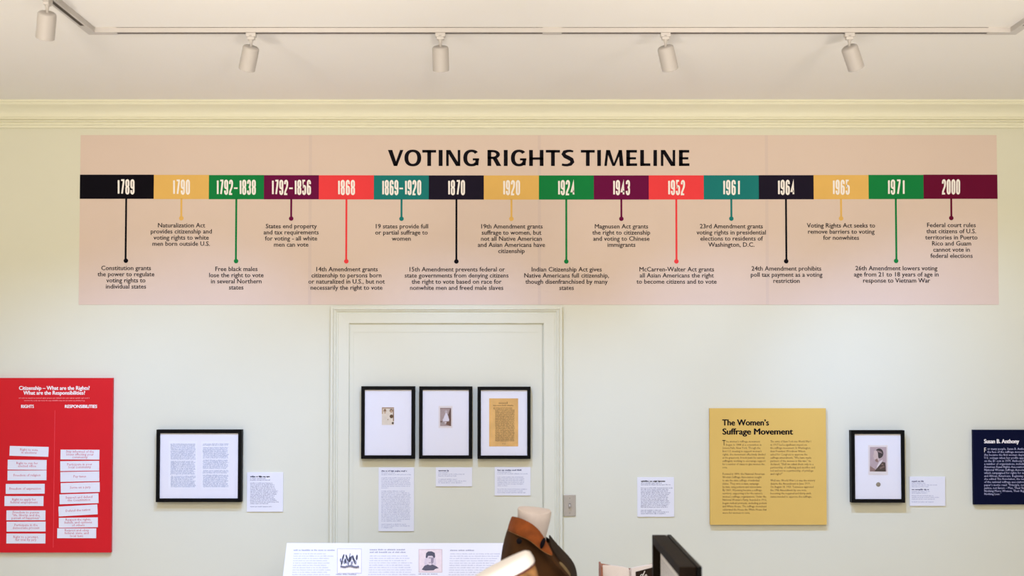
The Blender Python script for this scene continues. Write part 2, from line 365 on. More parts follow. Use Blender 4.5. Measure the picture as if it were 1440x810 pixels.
# -- heading, each letter drawn with thick uprights and thin bars
T0, TB = 210.9, 233.4
def letter(mb, ch, a, b, y):
    h = TB - T0; w = b - a; St = 5.3; Th = 3.7
    def X(t): return a + t * w
    def line(p, q, w1, w2=None): ribbon(mb, [p, q], [w1, w2 or w1], y)
    def quad(pts): mb.add([P(px, py, y) for px, py in pts], [(0, 1, 2, 3)])
    def stem(x0, x1): quad([(x0, T0), (x1, T0), (x1, TB), (x0, TB)])
    def bar(x0, x1, yy, t=Th): quad([(x0, yy), (x1, yy), (x1, yy + t), (x0, yy + t)])
    if ch == 'I': stem(a, b)
    elif ch == 'T': stem((a + b) / 2 - St / 2, (a + b) / 2 + St / 2); bar(a, b, T0)
    elif ch == 'L': stem(a, a + St); bar(a, b, TB - Th)
    elif ch == 'E': stem(a, a + St); bar(a, b - .3, T0); bar(a, b, TB - Th); bar(a, b - 1.6, T0 + h * .45, 3.2)
    elif ch == 'H': stem(a, a + St); stem(b - St, b); bar(a, b, T0 + h * .46, 3.4)
    elif ch == 'V':
        quad([(a, T0), (a + 6.2, T0), (a + w * .56 + 1.3, TB), (a + w * .38, TB)]); quad([(b - 4.6, T0), (b, T0), (a + w * .60, TB), (a + w * .42, TB)])
    elif ch == 'N':
        quad([(a, T0), (a + 3.6, T0), (a + 3.6, TB), (a, TB)]); quad([(b - 3.6, T0), (b, T0), (b, TB), (b - 3.6, TB)])
        quad([(a, T0), (a + 6, T0), (b, TB), (b - 6, TB)])
    elif ch == 'M':
        quad([(a + 2.6, T0), (a + 6.2, T0), (a + 3.6, TB), (a, TB)]); quad([(b - 7.3, T0), (b - 2.2, T0), (b, TB), (b - 5.3, TB)])
        quad([(a + 2.6, T0), (a + 8, T0), (a + w * .55, TB), (a + w * .42, TB)]); quad([(b - 6.4, T0), (b - 2.4, T0), (a + w * .55, TB), (a + w * .44, TB)])
    elif ch in 'OG':
        cx, cy = (a + b) / 2, (T0 + TB) / 2; ro = w / 2; n = 40
        if ch == 'G': ro = w / 2 + .5; cx = a + ro
        a0, a1 = (0, 360) if ch == 'O' else (42, 318)
        vo, vi = [], []
        for k in range(n + 1):
            t = math.radians(a0 + (a1 - a0) * k / n)
            ct, st = math.cos(t), math.sin(t)
            e = .88
            ct2 = math.copysign(abs(ct) ** e, ct); st2 = math.copysign(abs(st) ** e, st)
            vo.append(P(cx + ro * ct2, cy - (h / 2 + .5) * st2, y)); vi.append(P(cx + (ro - 5.6) * ct2, cy - (h / 2 + .5 - 3.5) * st2, y))
        mb.add(vo + vi, [(k, k + 1, n + 2 + k, n + 1 + k) for k in range(n)])
        if ch == 'G':
            quad([(b - 5.4, T0 + h * .54), (b - .4, T0 + h * .54), (b - 1.0, TB - .8), (b - 5.4, TB - 1.2)]); bar(b - 9, b, T0 + h * .52, 3.0)
    elif ch == 'R':
        stem(a, a + St)
        cy = T0 + 6.0; vo, vi = [], []; cx = a + w * .38
        for k in range(17):
            t = math.radians(90 - 180 * k / 16); vo.append(P(cx + (w * .52) * math.cos(t), cy + .3 - 6.3 * math.sin(t), y)); vi.append(P(cx + (w * .52 - 5.2) * math.cos(t), cy + .3 - 3.1 * math.sin(t), y))
        mb.add(vo + vi, [(k, k + 1, 18 + k, 17 + k) for k in range(16)])
        bar(a, cx + .3, T0, 3.2); bar(a, cx + .3, T0 + 9.4, 3.2)
        quad([(a + w * .34, T0 + 11.0), (a + w * .66, T0 + 10.6), (b, TB), (b - 6.6, TB)])
    elif ch == 'S':
        pts = [(.93, .10), (.72, .065), (.48, .07), (.24, .13), (.16, .26), (.28, .39), (.55, .49), (.80, .60), (.86, .74), (.72, .88), (.46, .94), (.22, .935), (.03, .90)]
        ws = [2.6, 3.2, 3.6, 4.6, 5.2, 5.4, 5.6, 5.4, 5.2, 4.4, 3.6, 3.4, 3.0]
        ribbon(mb, [(a + px * w, T0 - .2 + py * (h + .4)) for px, py in pts], ws, y)
tl = [('V', 545.5, 567.2), ('O', 568.7, 592.3), ('T', 593.8, 613.3), ('I', 616.9, 622.4), ('N', 627.4, 647.3), ('G', 651.5, 673.8),
      ('R', 685.5, 705), ('I', 708.5, 713.9), ('G', 718.5, 740.2), ('H', 744.1, 764.3), ('T', 767.6, 787.5), ('S', 789.6, 807.4),
      ('T', 816.8, 836.4), ('I', 839.9, 845.1), ('M', 849.8, 876.9), ('E', 880.7, 896), ('L', 900.3, 914.6), ('I', 918.9, 923.9), ('N', 929.3, 949.5), ('E', 954.8, 969.6)]
for ch, a, b in tl:
    mb = MB(); letter(mb, ch, a, b, YBN - .0008); mb.build('letter', M['ink'], bn)
for u in (436, 758.5, 1078.5):
    mb = MB(); rect(mb, u - 2.2, u + 2.2, 190.3, 428.2, YBN, YBN - .0003); mb.build('seam', M['seam'], bn)

# ---------------------------------------------------------------- framed pictures
def frame(label, u0, u1, v0, v1, bw, yb, depth, group=None):
    """black box frame: four-sided moulding, mat board, glass; front face covers the pixel rectangle"""
    yf = yb - depth; um, vm = (u0 + u1) / 2, (v0 + v1) / 2
    x0, x1 = P(u0, vm, yf).x, P(u1, vm, yf).x; z1, z0 = P(um, v0, yf).z, P(um, v1, yf).z
    b = bw * S(yf)
    t = thing('picture_frame', label, 'picture frame', ((x0 + x1) / 2, yb, z0), group)
    vs = []; pr = [(0, yb), (0, yf + .001), (.001, yf), (b - .001, yf), (b, yf + .001), (b, yb)]
    for cx, cz, sx, sz in ((x0, z0, 1, 1), (x1, z0, -1, 1), (x1, z1, -1, -1), (x0, z1, 1, -1)):
        for d, y in pr: vs.append((cx + sx * d, y, cz + sz * d))
    n = len(pr)
    MB().add(vs, [(r * n + i, r * n + (i + 1) % n, ((r + 1) % 4) * n + (i + 1) % n, ((r + 1) % 4) * n + i) for r in range(4) for i in range(n)]).build('frame_moulding', M['black'], t)
    ym = yf + .008
    MB().box(x0 + b, x1 - b, ym, yb - .001, z0 + b, z1 - b).build('mat_board', M['mat'], t)
    MB().box(x0 + b, x1 - b, yf + .003, yf + .0045, z0 + b, z1 - b).build('glass', M['glass'], t)
    return t, ym
def slab(name, u0, u1, v0, v1, y, m, parent, th=.0008):
    mb = MB(); rect(mb, u0, u1, v0, v1, y, y - th); return mb.build(name, m, parent)
def poly(mb, pts, y): mb.add([P(u, v, y) for u, v in pts], [tuple(range(len(pts)))])
def blob(cx, cy, rx, ry, n=14, rot=0):
    c, s = math.cos(rot), math.sin(rot)
    return [(cx + rx * math.cos(a) * c - ry * math.sin(a) * s, cy + rx * math.cos(a) * s + ry * math.sin(a) * c) for a in [2 * math.pi * k / n for k in range(n)]]
def picture(layers, y, parent, name='photograph'):
    """flat photographic print: tonal patches, one material slot each"""
    o = MB(); ms = []; ix = {}
    for k, (col, pts) in enumerate(layers):
        if col not in ix:
            ix[col] = len(ms); ms.append(mat('print_tone', hx(col), 0.6, 0.05, 60))
        o.add([P(u, v, y - .0003 * k / 4) for u, v in pts], [tuple(range(len(pts)))], ix[col])
    return o.build(name, ms, parent)
def R4(u0, u1, v0, v1): return [(u0, v1), (u1, v1), (u1, v0), (u0, v0)]

FD = 0.036
t1, ym = frame('wide black frame holding two facing letter pages, left of doorway', 219.4, 339.6, 604.2, 706.1, 5.0, 0, FD)
for a, b, ta, tb in ((237, 276.5, 239.5, 274), (283, 322.5, 285, 320)):
    pg = slab('letter_page', a, b, 620.3, 688.5, ym, M['page'], t1)
    mb = MB()
    v = 625.0
    while v < 685:
        if random.random() > .06: greek(mb, ta + random.random() * 1, v, (tb - ta) * random.choice((1, 1, 1, .93, .97)), 0.95, ym - .0012, 0.9, .72)
        v += 1.62
    mb.build('handwriting', M['pageink'], pg)
GA = 'black picture frames on the blocked doorway'
t2, ym2 = frame('black frame with small sepia group photograph, leftmost of three on doorway', 507.8, 583.4, 543.2, 645.3, 4.9, yp, FD, GA)
picture([('D9CDB8', R4(537, 554.1, 572.8, 597.6)), ('A08468', R4(537, 554.1, 572.8, 574.5)), ('8A6A4C', blob(541.3, 577.5, 1.9, 2.6)), ('C3A98C', blob(541.4, 580, 1.3, 2)), ('7A5836', blob(550.2, 577.6, 2.2, 2.8)), ('C0A080', blob(550.3, 578.4, 1.3, 1.9)),
         ('5B3E1C', blob(550.5, 585.5, 2.6, 2.6)), ('B89C78', R4(537, 538.6, 574.5, 582)), ('8E7050', R4(552.6, 554, 575, 592)), ('4A3420', blob(552.3, 595, 1.5, 1.6)), ('A99478', blob(545.5, 590, .9, .8))], ym2 - .0004, t2)
t3, ym3 = frame('black frame with card photograph of figure in white, middle of three on doorway', 589.4, 664.0, 543.4, 645.3, 4.8, yp, FD, GA)
pc = slab('photo_card', 616.8, 636.3, 570.8, 601.8, ym3, M['paper'], t3)
picture([('A2908C', R4(618.9, 634.4, 573.6, 599.3)), ('8A7068', R4(618.9, 634.4, 573.6, 575)), ('5E4236', [(634.4, 574), (634.4, 599), (632, 592), (630.5, 583), (632.5, 576)]), ('6E5A52', R4(619, 622, 592, 594)), ('B8AAAA', blob(627.4, 579.2, 1.9, 2.2)),
         ('DAD4DA', [(626.5, 581), (628.6, 581), (631.6, 590), (631, 592.3), (624.5, 592.5), (623, 590)]), ('5A4A46', blob(630.4, 583.5, .9, .9)), ('D6CED2', blob(624, 590.5, 1.4, 2.2)), ('6A4A3A', [(628, 593), (634.4, 592), (634.4, 599.3), (627, 597)]), ('CABEBA', blob(626.5, 594.5, 1.6, 1.2)), ('9A8E88', blob(622, 596, 2.4, 2))], ym3 - .0012, pc)
t4, ym4 = frame('black frame with printed sheet on aged yellow paper, rightmost of three on doorway', 671.4, 746.1, 543.8, 645.4, 4.7, yp, FD, GA)
pg = slab('printed_sheet', 687.9, 728.7, 560.2, 627.7, ym4, M['oldpaper'], t4)
mb = MB()
greek(mb, 701.5, 568.2, 12.5, 2.2, ym4 - .0012, 2.2, .6); greek(mb, 693.5, 570.9, 29, 1.2, ym4 - .0012, 1.0, .8)
v = 574.0
while v < 621:
    greek(mb, 696.5 if v > 576 else 694, v, 26.5 * random.choice((1, 1, .98)), .8, ym4 - .0012, .8, .8); v += 1.45
greek(mb, 706, 624.5, 5, .9, ym4 - .0012)
mb.build('print_lines', M['oldink'], pg)
t5, ym5 = frame('upright black frame with profile portrait above a coin, right of yellow panel', 1197.4, 1272.6, 605.2, 707, 5.0, 0, 0.04)
pc = slab('photo_card', 1221, 1248.5, 626, 667.9, ym5, M['paper'], t5)
picture([('B09C9E', R4(1223.3, 1246.7, 628.5, 663)), ('8A6E66', [(1223.3, 663), (1223.3, 655), (1231, 660), (1233, 663)]),
         ('2A2028', blob(1236.3, 637.6, 6.0, 7.0)), ('C4B0AA', [(1229.2, 634), (1232.8, 633.4), (1234.6, 637), (1234.9, 642), (1236.2, 647), (1233.6, 649), (1231.2, 646.4), (1229.3, 645.8), (1228.8, 643), (1227.6, 641.6), (1228.8, 638.4)]),
         ('8E7876', [(1233.4, 633.2), (1238.8, 634.8), (1241, 638), (1238, 636.8), (1234.4, 635.6)]), ('8C6E66', [(1230.5, 646.6), (1233.5, 644.6), (1235.4, 649), (1233.6, 650.2), (1231, 648.5)]), ('D6CCCC', [(1233, 656), (1236.6, 649), (1241.5, 646.2), (1240, 650), (1236, 655), (1232.8, 659)]),
         ('3A2A26', [(1229.4, 663), (1236, 655), (1240.5, 649.6), (1245, 650.5), (1245.7, 663)]), ('6E5650', [(1237, 657.5), (1243, 654.5), (1244.3, 657), (1237.4, 660)]), ('7C625A', blob(1240.8, 653, 1.6, 1.1))], ym5 - .0012, pc)
mb = MB(); mb.lathe([(0, -.002), (.0105, -.002), (.0118, -.001), (.0118, 0)], 24, Matrix.Translation(P(1235, 681.2, ym5)) @ Matrix.Rotation(-math.pi / 2, 4, 'X'))
cn = mb.build('coin', M['metal'], t5)

# ---------------------------------------------------------------- small text labels
def wall_label(label, u0, u1, v0, v1, y, lines, ts=2.35, tm=None, tw=.82, th=.005, m0=4.5, head=.6, xh=.95, inkm='softink', top=7):
    yf = y - th; um, vm = (u0 + u1) / 2, (v0 + v1) / 2
    x0, x1, z1, z0 = P(u0, vm, yf).x, P(u1, vm, yf).x, P(um, v0, yf).z, P(um, v1, yf).z
    t = MB().box(x0, x1, yf, y, z0, z1).build('text_label', M['card'], base=((x0 + x1) / 2, y, z0))
    tag(t, label, 'label', 'white text labels beside the pictures')
    a = MB(); greek(a, u0 + m0, v0 + top, (u1 - u0) * head, 1.35, yf - .0004, 1.25, .86); a.build('title_line', M['ink' if inkm == 'softink' else 'greyink'], t)
    b = MB(); v = v0 + top + 2.4
    for L in lines:
        if L: greek(b, u0 + m0, v, (u1 - u0 - m0) * L, xh, yf - .0004, .9, .7)
        v += ts
    b.build('text_lines', M[inkm], t); return t
def para(n, lo=.8, hi=.92): return [random.uniform(lo, hi) for _ in range(n - 1)] + [random.uniform(.3, .7)]
wall_label('square white text label beside the wide black frame', 347.3, 398, 664.4, 719.6, 0, [.46, .62, 0] + [.68, .72, .72, .74, .78, .84, .82, .8, .74, .72, .76, .82, .86, .56, 0, .66], 2.2, head=.53, top=6.6)
wall_label('tall narrow white text label under leftmost doorway frame', 532.3, 582.2, 657.6, 747, yp, [.4, .9, 0] + [.9, .86, .84, .88, .88, .86, .2, 0] + [.7, .86] + [.88, .86, .9, .86, .87, .88, .85, .84, .87, .86, .88, .86, .87, .88, .86, .87, .6] + [0, .76, .86, .34], 2.33, head=.72, inkm='paleink', top=5.6, m0=4)
wall_label('small white text label under middle doorway frame', 612.9, 663.8, 657.6, 684, yp, [.3, .78, .55, 0, .55, .82, .7], 2.4, head=.28, inkm='paleink', top=5, m0=3.6)
wall_label('small white text label under rightmost doorway frame', 695.7, 746, 657, 696.8, yp, [.4, .92, 0, .78, .8, .8, .8, .78, .3, 0, .88, .76, .84], 2.4, head=.66, inkm='paleink', top=5, m0=3.8)
wall_label('square white text label left of the yellow panel', 896.3, 948, 671.2, 726.7, 0, [.62, .9, 0, .94, .82, .8, .88, .86, .8, .82, .8, .84, .86, .84, .82, .8, 0, .6, .84, .74], 2.25, head=.66, top=6.4, m0=5)
wall_label('white text label right of the coin portrait frame', 1279.3, 1329.3, 670.4, 711.4, 0, [.4, .76, .5], 2.4, head=.32, inkm='paleink', top=7.3, m0=2.8, th=.006)
o = [q for q in COL.objects if q.name.startswith('text_label')][-1]
b = MB(); greek(b, 1282.2, 689.2, 23, 1.3, -.0064, 1.25, .86); b.build('title_line', M['greyink'], o)
b = MB()
for v, L in ((691.8, 25), (694, 21), (697.6, 31), (700, 38), (702.4, 32), (706.4, 30)): greek(b, 1282.2, v, L, .95, -.0064, .9, .7)
b.build('text_lines', M['paleink'], o)

# ---------------------------------------------------------------- large colour panels
def board(name, label, u0, u1, v0, v1, th, m):
    yf = -th; um, vm = (u0 + u1) / 2, (v0 + v1) / 2
    x0, x1, z1, z0 = P(u0, vm, yf).x, P(u1, vm, yf).x, P(um, v0, yf).z, P(um, v1, yf).z
    o = MB().box(x0, x1, yf, -.0006, z0, z1).build(name, m, base=((x0 + x1) / 2, 0, z0)); return tag(o, label, 'sign')
RP = board('exhibit_sign', 'large red citizenship panel with white heading at left edge', -4, 157.2, 531.5, 777, .020, M['red']); RP['category'] = 'sign'
yr = -.0206
text('heading', 'Citizenship – What are the Rights?', 76.4, 548.2, 7.6, yr, M['white_ink'], RP, off=.035, fit=99.5)
text('heading', 'What are the Responsibilities?', 76.4, 554.9, 7.6, yr, M['white_ink'], RP, off=.035, fit=87)
b = MB(); greek(b, 26.5, 560.4, 99, 1.0, yr, .95, .7); greek(b, 34, 564, 85, 1.0, yr, .95, .7); b.build('small_print', M['pink_ink'], RP)
text('column_title', 'RIGHTS', 38.6, 573.6, 6.2, yr, M['white_ink'], RP, off=.045, fit=18)
text('column_title', 'RESPONSIBILITIES', 113.8, 573.6, 6.2, yr, M['white_ink'], RP, off=.045, fit=45.5)
mb = MB(); rect(mb, 75.6, 76.4, 577, 770, -.020, -.0203); mb.build('dividing_line', M['pink_ink'] and mat('faint_line', hx('E23440'), .5, .02), RP)
cards = [
 (40.9, 634.7, -1.6, 'Right to vote\nin elections'), (38.2, 653.6, -.4, 'Right to run for\nelected office'), (38.0, 668.5, .3, 'Freedom of religion'),
 (35.5, 687.4, .3, 'Freedom of expression'), (33.8, 704.6, 0, 'Right to apply for\nfederal employment'), (36.5, 724.7, 0, 'Freedom to pursue\n"life, liberty, and the\npursuit of happiness"'),
 (36.7, 740.5, .2, 'Participate in the\ndemocratic process'), (36.5, 757.3, 0, 'Right to a prompt,\nfair trial by jury'),
 (112.5, 639.3, -.3, 'Stay informed of the\nissues affecting your\ncommunity'), (112.1, 655.2, .6, 'Participate in your\nlocal community'), (112.3, 670.2, 1.1, 'Pay taxes'),
 (112.9, 685.6, 1.5, 'Serve on a jury'), (111.2, 701.4, 1.7, 'Support and defend\nthe Constitution'), (109.8, 717.8, 3.2, 'Defend the nation'),
 (110.2, 734.8, .8, 'Respect the rights,\nbeliefs, and opinions\nof others'), (107.9, 749.9, 0, 'Respect and obey\nfederal, state, and\nlocal laws')]
for i, (u, v, rot, body) in enumerate(cards):
    k = S(-.021); w_, h_ = 54.4 * k / 2, 13.7 * k / 2; p = P(u, v, -.021)
    yy = 0.020
    me = MB().box(-w_, w_, -.0018, 0, -h_, h_)
    o = me.build('word_card', M['card']); o.location = (p.x, -.0202, p.z); o.rotation_euler = (0, math.radians(-rot), 0)
    tag(o, ('white word card reading "%s" on the red panel' % body.replace('\n', ' ').replace('"', '')).replace('life, liberty, and the pursuit', 'life, liberty, pursuit'), 'card', 'word cards stuck on the red panel')
    ln = body.count('\n') + 1
    c = bpy.data.curves.new('t', 'FONT'); c.body = body; c.size = 1; c.align_x = 'CENTER'; c.resolution_u = 1; c.space_line = .82
    q = bpy.data.objects.new('t', c); COL.objects.link(q)
    me = bpy.data.meshes.new_from_object(q.evaluated_get(bpy.context.evaluated_depsgraph_get())); bpy.data.objects.remove(q)
    s = 4.75 * k; zo = -.25 * s + (ln - 1) * .41 * s
    me.transform(Matrix(((s, 0, 0, 0), (0, 0, 0, -.0022), (0, s, 0, zo), (0, 0, 0, 1))))
    link('lettering', me, M['red_ink'], o)

YP = board('exhibit_sign', 'mustard yellow panel on the women\'s suffrage movement', 998.4, 1162, 574.2, 738, .022, M['yellow'])
yy = -.0226
text('heading', 'The Women’s', 1015.8, 598.2, 12.0, yy, M['ink'], YP, 'LEFT', off=.040, fit=66)
text('heading', 'Suffrage Movement', 1015.8, 610.9, 12.0, yy, M['ink'], YP, 'LEFT', off=.040, fit=99.5)
text('drop_cap', 'T', 1015.6, 626.4, 11, yy, M['ink'], YP, 'LEFT', off=.0, sx=.75)
colL = [(1021.5, 47, 'he women\'s suffrage movement'), (1021, 49.5, 'began in 1848 at a convention in'), (1016, 53, 'Seneca Falls, New York. Though the'), (1016, 55, 'first U.S. meeting to support women\'s'), (1016, 60, 'rights, the movement effectively divided'), (1016, 59, 'at the grassroots. It took years for national'), (1016, 60.5, 'suffragists working to encourage support'), (1016, 59, 'for a number of states to give women the'), (1016, 7, 'vote.'), None,
        (1016, 59, 'Formed in 1890, the National American'), (1016, 55, 'Woman Suffrage Association sought'), (1016, 52, 'to win the state suffrage of individual'), (1016, 51, 'states. They won a state campaign'), (1016, 55, 'by state, using petitions and referendums.'), (1016, 55, 'By 1869, Wyoming became a suffrage'), (1016, 56, 'territory, supporting it for the nation\'s'), (1016, 61.5, 'women\'s suffrage organizations. Under the'), (1016, 62, 'National Woman\'s Party, founded in 1916,'), (1016, 62, 'began radical protests, including pickets'), (1016, 62, 'and White House. The suffrage movement'), (1016, 62, 'celebrated the House the White House that'), (1016, 39, 'were for women to vote.')]
for i, L in enumerate(colL):
    if L: text('text_line', L[2], L[0], 622.2 + i * 4.56, 4.3, yy, M['yel_ink'], YP, 'LEFT', off=.0, fit=L[1], res=1)
colR = [(57, 'The entry of New York into World War I'), (51, 'in 1917 had a significant impact on'), (57, 'the suffrage movement. In Washington,'), (49, 'then President Woodrow Wilson'), (52, 'asked for Congress to approve the'), (57.5, 'suffrage amendment, "We have made'), (57, 'partners of the women in this war," he'), (60.5, 'declared, "Shall we admit them only to a'), (62.5, 'partnership of suffering and sacrifice and'), (60.5, 'toil and not to a partnership of privilege'), (17, 'and right?"'), None,
        (63, 'Well into World War I, it was the victory'), (56, 'despite the Amendment in June 1919,'), (60.5, 'On August 18, 1920, Tennessee approved'), (51, 'the 19th Amendment by one vote,'), (57, 'becoming the required and thirty-sixth'), (58, 'states needed to approve the suffrage.')]
for i, L in enumerate(colR):
    if L: text('text_line', L[1], 1083.3, 622.2 + i * 4.56, 4.3, yy, M['yel_ink'], YP, 'LEFT', off=.0, fit=L[0], res=1)
NP = board('exhibit_sign', 'navy blue panel with white text cut by right edge', 1369, 1482, 604.5, 709.5, .020, M['navy'])
text('heading', 'Susan B. Anthony', 1383.8, 623.2, 8.0, yr, M['white_ink'], NP, 'LEFT', off=.045, fit=49.5)
text('drop_cap', 'F', 1383.6, 636, 9.5, yr, M['white_ink'], NP, 'LEFT', sx=.75)
nl = ['or many people, Susan B. Anthony is', 'the face of the suffrage movement.', 'She became the first woman depicted on', 'U.S. coinage when her profile appeared', 'on the $1 coin in 1979. Anthony founded', 'a number of organizations, including the', 'American Equal Rights Association and', 'National Woman Suffrage Association,', 'which campaigned for rights for women', 'and African Americans. Beginning in 1868,', 'she edited The Revolution, the newspaper', 'of the national suffrage association. The', 'paper’s motto read: “Principle, not policy;', 'justice, not favors – Men, Their Rights and', 'Nothing More; Women, Their Rights and', 'Nothing Less.”']
for i, s in enumerate(nl):
    text('text_line', s, 1388.4 if i < 2 else 1384, 632.6 + i * 4.23, 4.35, yr, M['navy_ink'], NP, 'LEFT', off=.006, res=1, sx=.93)

# ---------------------------------------------------------------- light switch
sw = thing('light_switch', 'beige toggle light switch plate beside the right door casing', 'light switch', P(801, 726, 0))
mb = MB(); rect(mb, 792.6, 809.6, 695.6, 726, 0, -.006); mb.build('switch_plate', M['plate'], sw, bevel=.002)
mb = MB(); p = P(801.2, 711, -.006); mb.box(p.x - .005, p.x + .005, -.0075, -.006, p.z - .012, p.z + .012); mb.build('toggle_slot', M['metal'], sw)
mb = MB(); mb.add([(p.x - .0035, -.0075, p.z - .004), (p.x + .0035, -.0075, p.z - .004), (p.x + .0035, -.0075, p.z + .006), (p.x - .0035, -.0075, p.z + .006),
                   (p.x - .003, -.019, p.z - .010), (p.x + .003, -.019, p.z - .010), (p.x + .003, -.020, p.z - .003), (p.x - .003, -.020, p.z - .003)],
                  [(0, 1, 2, 3), (4, 5, 6, 7), (0, 1, 5, 4), (1, 2, 6, 5), (2, 3, 7, 6), (3, 0, 4, 7)]); mb.build('toggle', M['plate'], sw)
for v in (700.5, 721.5):
    mb = MB(); q = P(801.2, v, -.006); mb.lathe([(0, .0012), (.0028, .0008), (.003, 0)], 12, Matrix.Translation(q) @ Matrix.Rotation(math.pi / 2, 4, 'X')); mb.build('screw', M['metal'], sw)

# ---------------------------------------------------------------- ceiling track
RW, RH, SWD = .036, .020, .016
a = PZ(400, 38.2, CZ)
YT = a.y                                  # front face of the rail
yc0, yc1 = YT, YT + RW; ymid = YT + RW / 2
def XU(u): return (u - 720) / F * (YT + D) * (1.0 / (cp - ((VC - 40) / F) * sp)) 
xl, xr = XU(133), XU(1421)
tr = thing('ceiling_track', 'white ceiling lighting track with dark slot and two forward legs', 'track', (0, ymid, CZ))
def rail_x(x0, x1):
    m = MB(); z1 = CZ - .0022; z0 = CZ - RH; ya, yb = YT, YT + RW; sa, sb = ymid - SWD / 2, ymid + SWD / 2
    m.box(x0, x1, ya, sa, z0, z1).box(x0, x1, sb, yb, z0, z1).box(x0, x1, sa, sb, z0 + .004, z1)
    o = m.build('rail', M['rail'], tr)
    MB().box(x0, x1, ya + .0015, yb - .0015, CZ - .0022, CZ).build('shadow_gap_strip', M['slot'], tr)  # dark strip added to draw the shadow line between rail and ceiling
    MB().box(x0, x1, sa, sb, z0 + .0002, z0 + .004).build('slot', M['slot'], o); return o
def rail_y(xc, y0, y1):
    m = MB(); z1 = CZ; z0 = CZ - RH
    m.box(xc - RW / 2, xc - SWD / 2, y0, y1, z0, z1).box(xc + SWD / 2, xc + RW / 2, y0, y1, z0, z1).box(xc - SWD / 2, xc + SWD / 2, y0, y1, z0 + .004, z1)
    o = m.build('rail', M['rail'], tr)
    MB().box(xc - SWD / 2, xc + SWD / 2, y0, y1, z0 + .0002, z0 + .004).build('slot', M['slot'], o); return o
xL, xR = xl - RW / 2, xr + RW / 2
xa, xb, xc_, xd = XU(163), XU(763), XU(790), XU(1390)
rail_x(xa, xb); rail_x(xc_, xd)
MB().box(xb, xc_, YT - .0005, YT + RW + .0005, CZ - RH - .001, CZ).build('joiner', M['rail'], tr)
for s, xe, xk in ((1, xa, xL), (-1, xd, xR)):
    m = MB()
    lo, hi = sorted((xe, xk + s * -RW / 2)); m.box(lo, hi, YT - .0005, YT + RW, CZ - RH - .001, CZ)
    m.box(xk - RW / 2, xk + RW / 2, YT - .09, YT - .0005, CZ - RH - .001, CZ); m.build('corner_joiner', M['rail'], tr)
    rail_y(xk, -5.2, YT - .09)

def spotlight(label, pos, d, power=SPOT_POWER, lateral_along_y=False, R=.0335, L=.098, size=84, light=True):
    """pos: point on the rail underside; d: aim direction"""
    t = thing('track_spotlight', label, 'spotlight', pos, 'white spotlights on the ceiling track')
    x, y, z = pos; d = Vector(d).normalized()
    w2, l2 = (.010, .021)
    m = MB()
    if lateral_along_y: m.box(x - .012, x + .012, y - .024, y + .024, z - .016, z).box(x - .010, x + .010, y - .016, y + .016, z - .028, z - .016)
    else: m.box(x - .020, x + .020, y - .012, y + .012, z - .016, z).box(x - .015, x + .015, y - .010, y + .010, z - .027, z - .016)
    m.build('adapter', M['rail'], t, bevel=.002)
    MB().box(x - .006, x + .004, y - .0125, y - .0118, z - .014, z - .011).build('adapter_lever', M['metal'], t)
    MB().lathe([(0, 0), (.010, 0), (.007, -.010), (.0055, -.016), (.0055, -.036), (0, -.036)], 12, Matrix.Translation((x, y, z - .025))).build('pivot_stem', M['lampw'], t, smooth=False)
    q = d.to_track_quat('-Z', 'Y').to_matrix().to_4x4()
    top = Vector((x, y, z - .060))
    mx = Matrix.Translation(top) @ q @ Matrix.Translation((0, 0, 0.006))
    hd = MB().lathe([(0, 0), (R * .80, 0), (R * .93, -.003), (R, -.009), (R, -L + .001), (R - .001, -L), (R - .003, -L), (R - .003, -L + .03), (0, -L + .03)], 32, mx).build('lamp_head', M['lampw'], t)
    es = hd.modifiers.new('split', 'EDGE_SPLIT'); es.split_angle = math.radians(35)
    for p in hd.data.polygons: p.use_smooth = True
    MB().lathe([(0, -L + .028), (R - .004, -L + .028)], 24, mx).build('lens', M['lens'], hd)
    if light:
        ld = bpy.data.lights.new('spot_beam', 'SPOT'); ld.energy = power; ld.color = SPOT_COLOR; ld.spot_size = math.radians(size); ld.spot_blend = 1.0; ld.shadow_soft_size = .012
        lo = bpy.data.objects.new('spot_beam', ld); COL.objects.link(lo); lo.parent = t
        lo.location = (mx @ Vector((0, 0, -L - .004))) - Vector(pos); lo.rotation_euler = q.to_euler()
    return t
zu = CZ - RH
PY = 1.0
for u, lat, lab, pw in ((352, -.30, 'white track spotlight tilted left, leftmost on the long rail', 1.0), (619, 0.0, 'white track spotlight hanging straight, above the word Voting', 1.0),
                    (936.5, .28, 'white track spotlight tilted slightly right, third along long rail', 1.0), (1196, .46, 'white track spotlight tilted strongly right, last on the long rail', 1.1)):
    spotlight(lab, (XU(u), ymid, zu), (lat, .46, -.89), SPOT_POWER * pw)
yl = PZ(80, -3, zu).y
spotlight('white track spotlight at top left corner, on the forward leg', (xL, yl, zu), (-.26, .48, -.87), SPOT_POWER * 1.1, True)

# ---------------------------------------------------------------- foreground: reading panel
yt = -.37; ptop = 763.5
A = P(403.3, ptop, yt); zt_ = A.z; xt0 = A.x; xt1 = P(768, ptop, yt).x
sl = Vector((0, -.095, -.14)).normalized(); nrm = Vector((0, -.14, .095)).normalized()
PLN = .50; TH = .012
rp = thing('reading_panel', 'slanted white text panel on a stand below the doorway frames', 'sign', ((xt0 + xt1) / 2, yt - .15, 0))
def SP(x, s, h=0): q = Vector((x, yt, zt_)) + sl * s + nrm * h; return q
mb = MB(); mb.add([SP(x, s, h) for x in (xt0, xt1) for s in (0, PLN) for h in (-TH, 0)], [(0, 1, 3, 2), (4, 6, 7, 5), (0, 4, 5, 1), (2, 3, 7, 6), (0, 2, 6, 4), (1, 5, 7, 3)])
mb.build('panel_board', M['card'], rp, bevel=.0015)
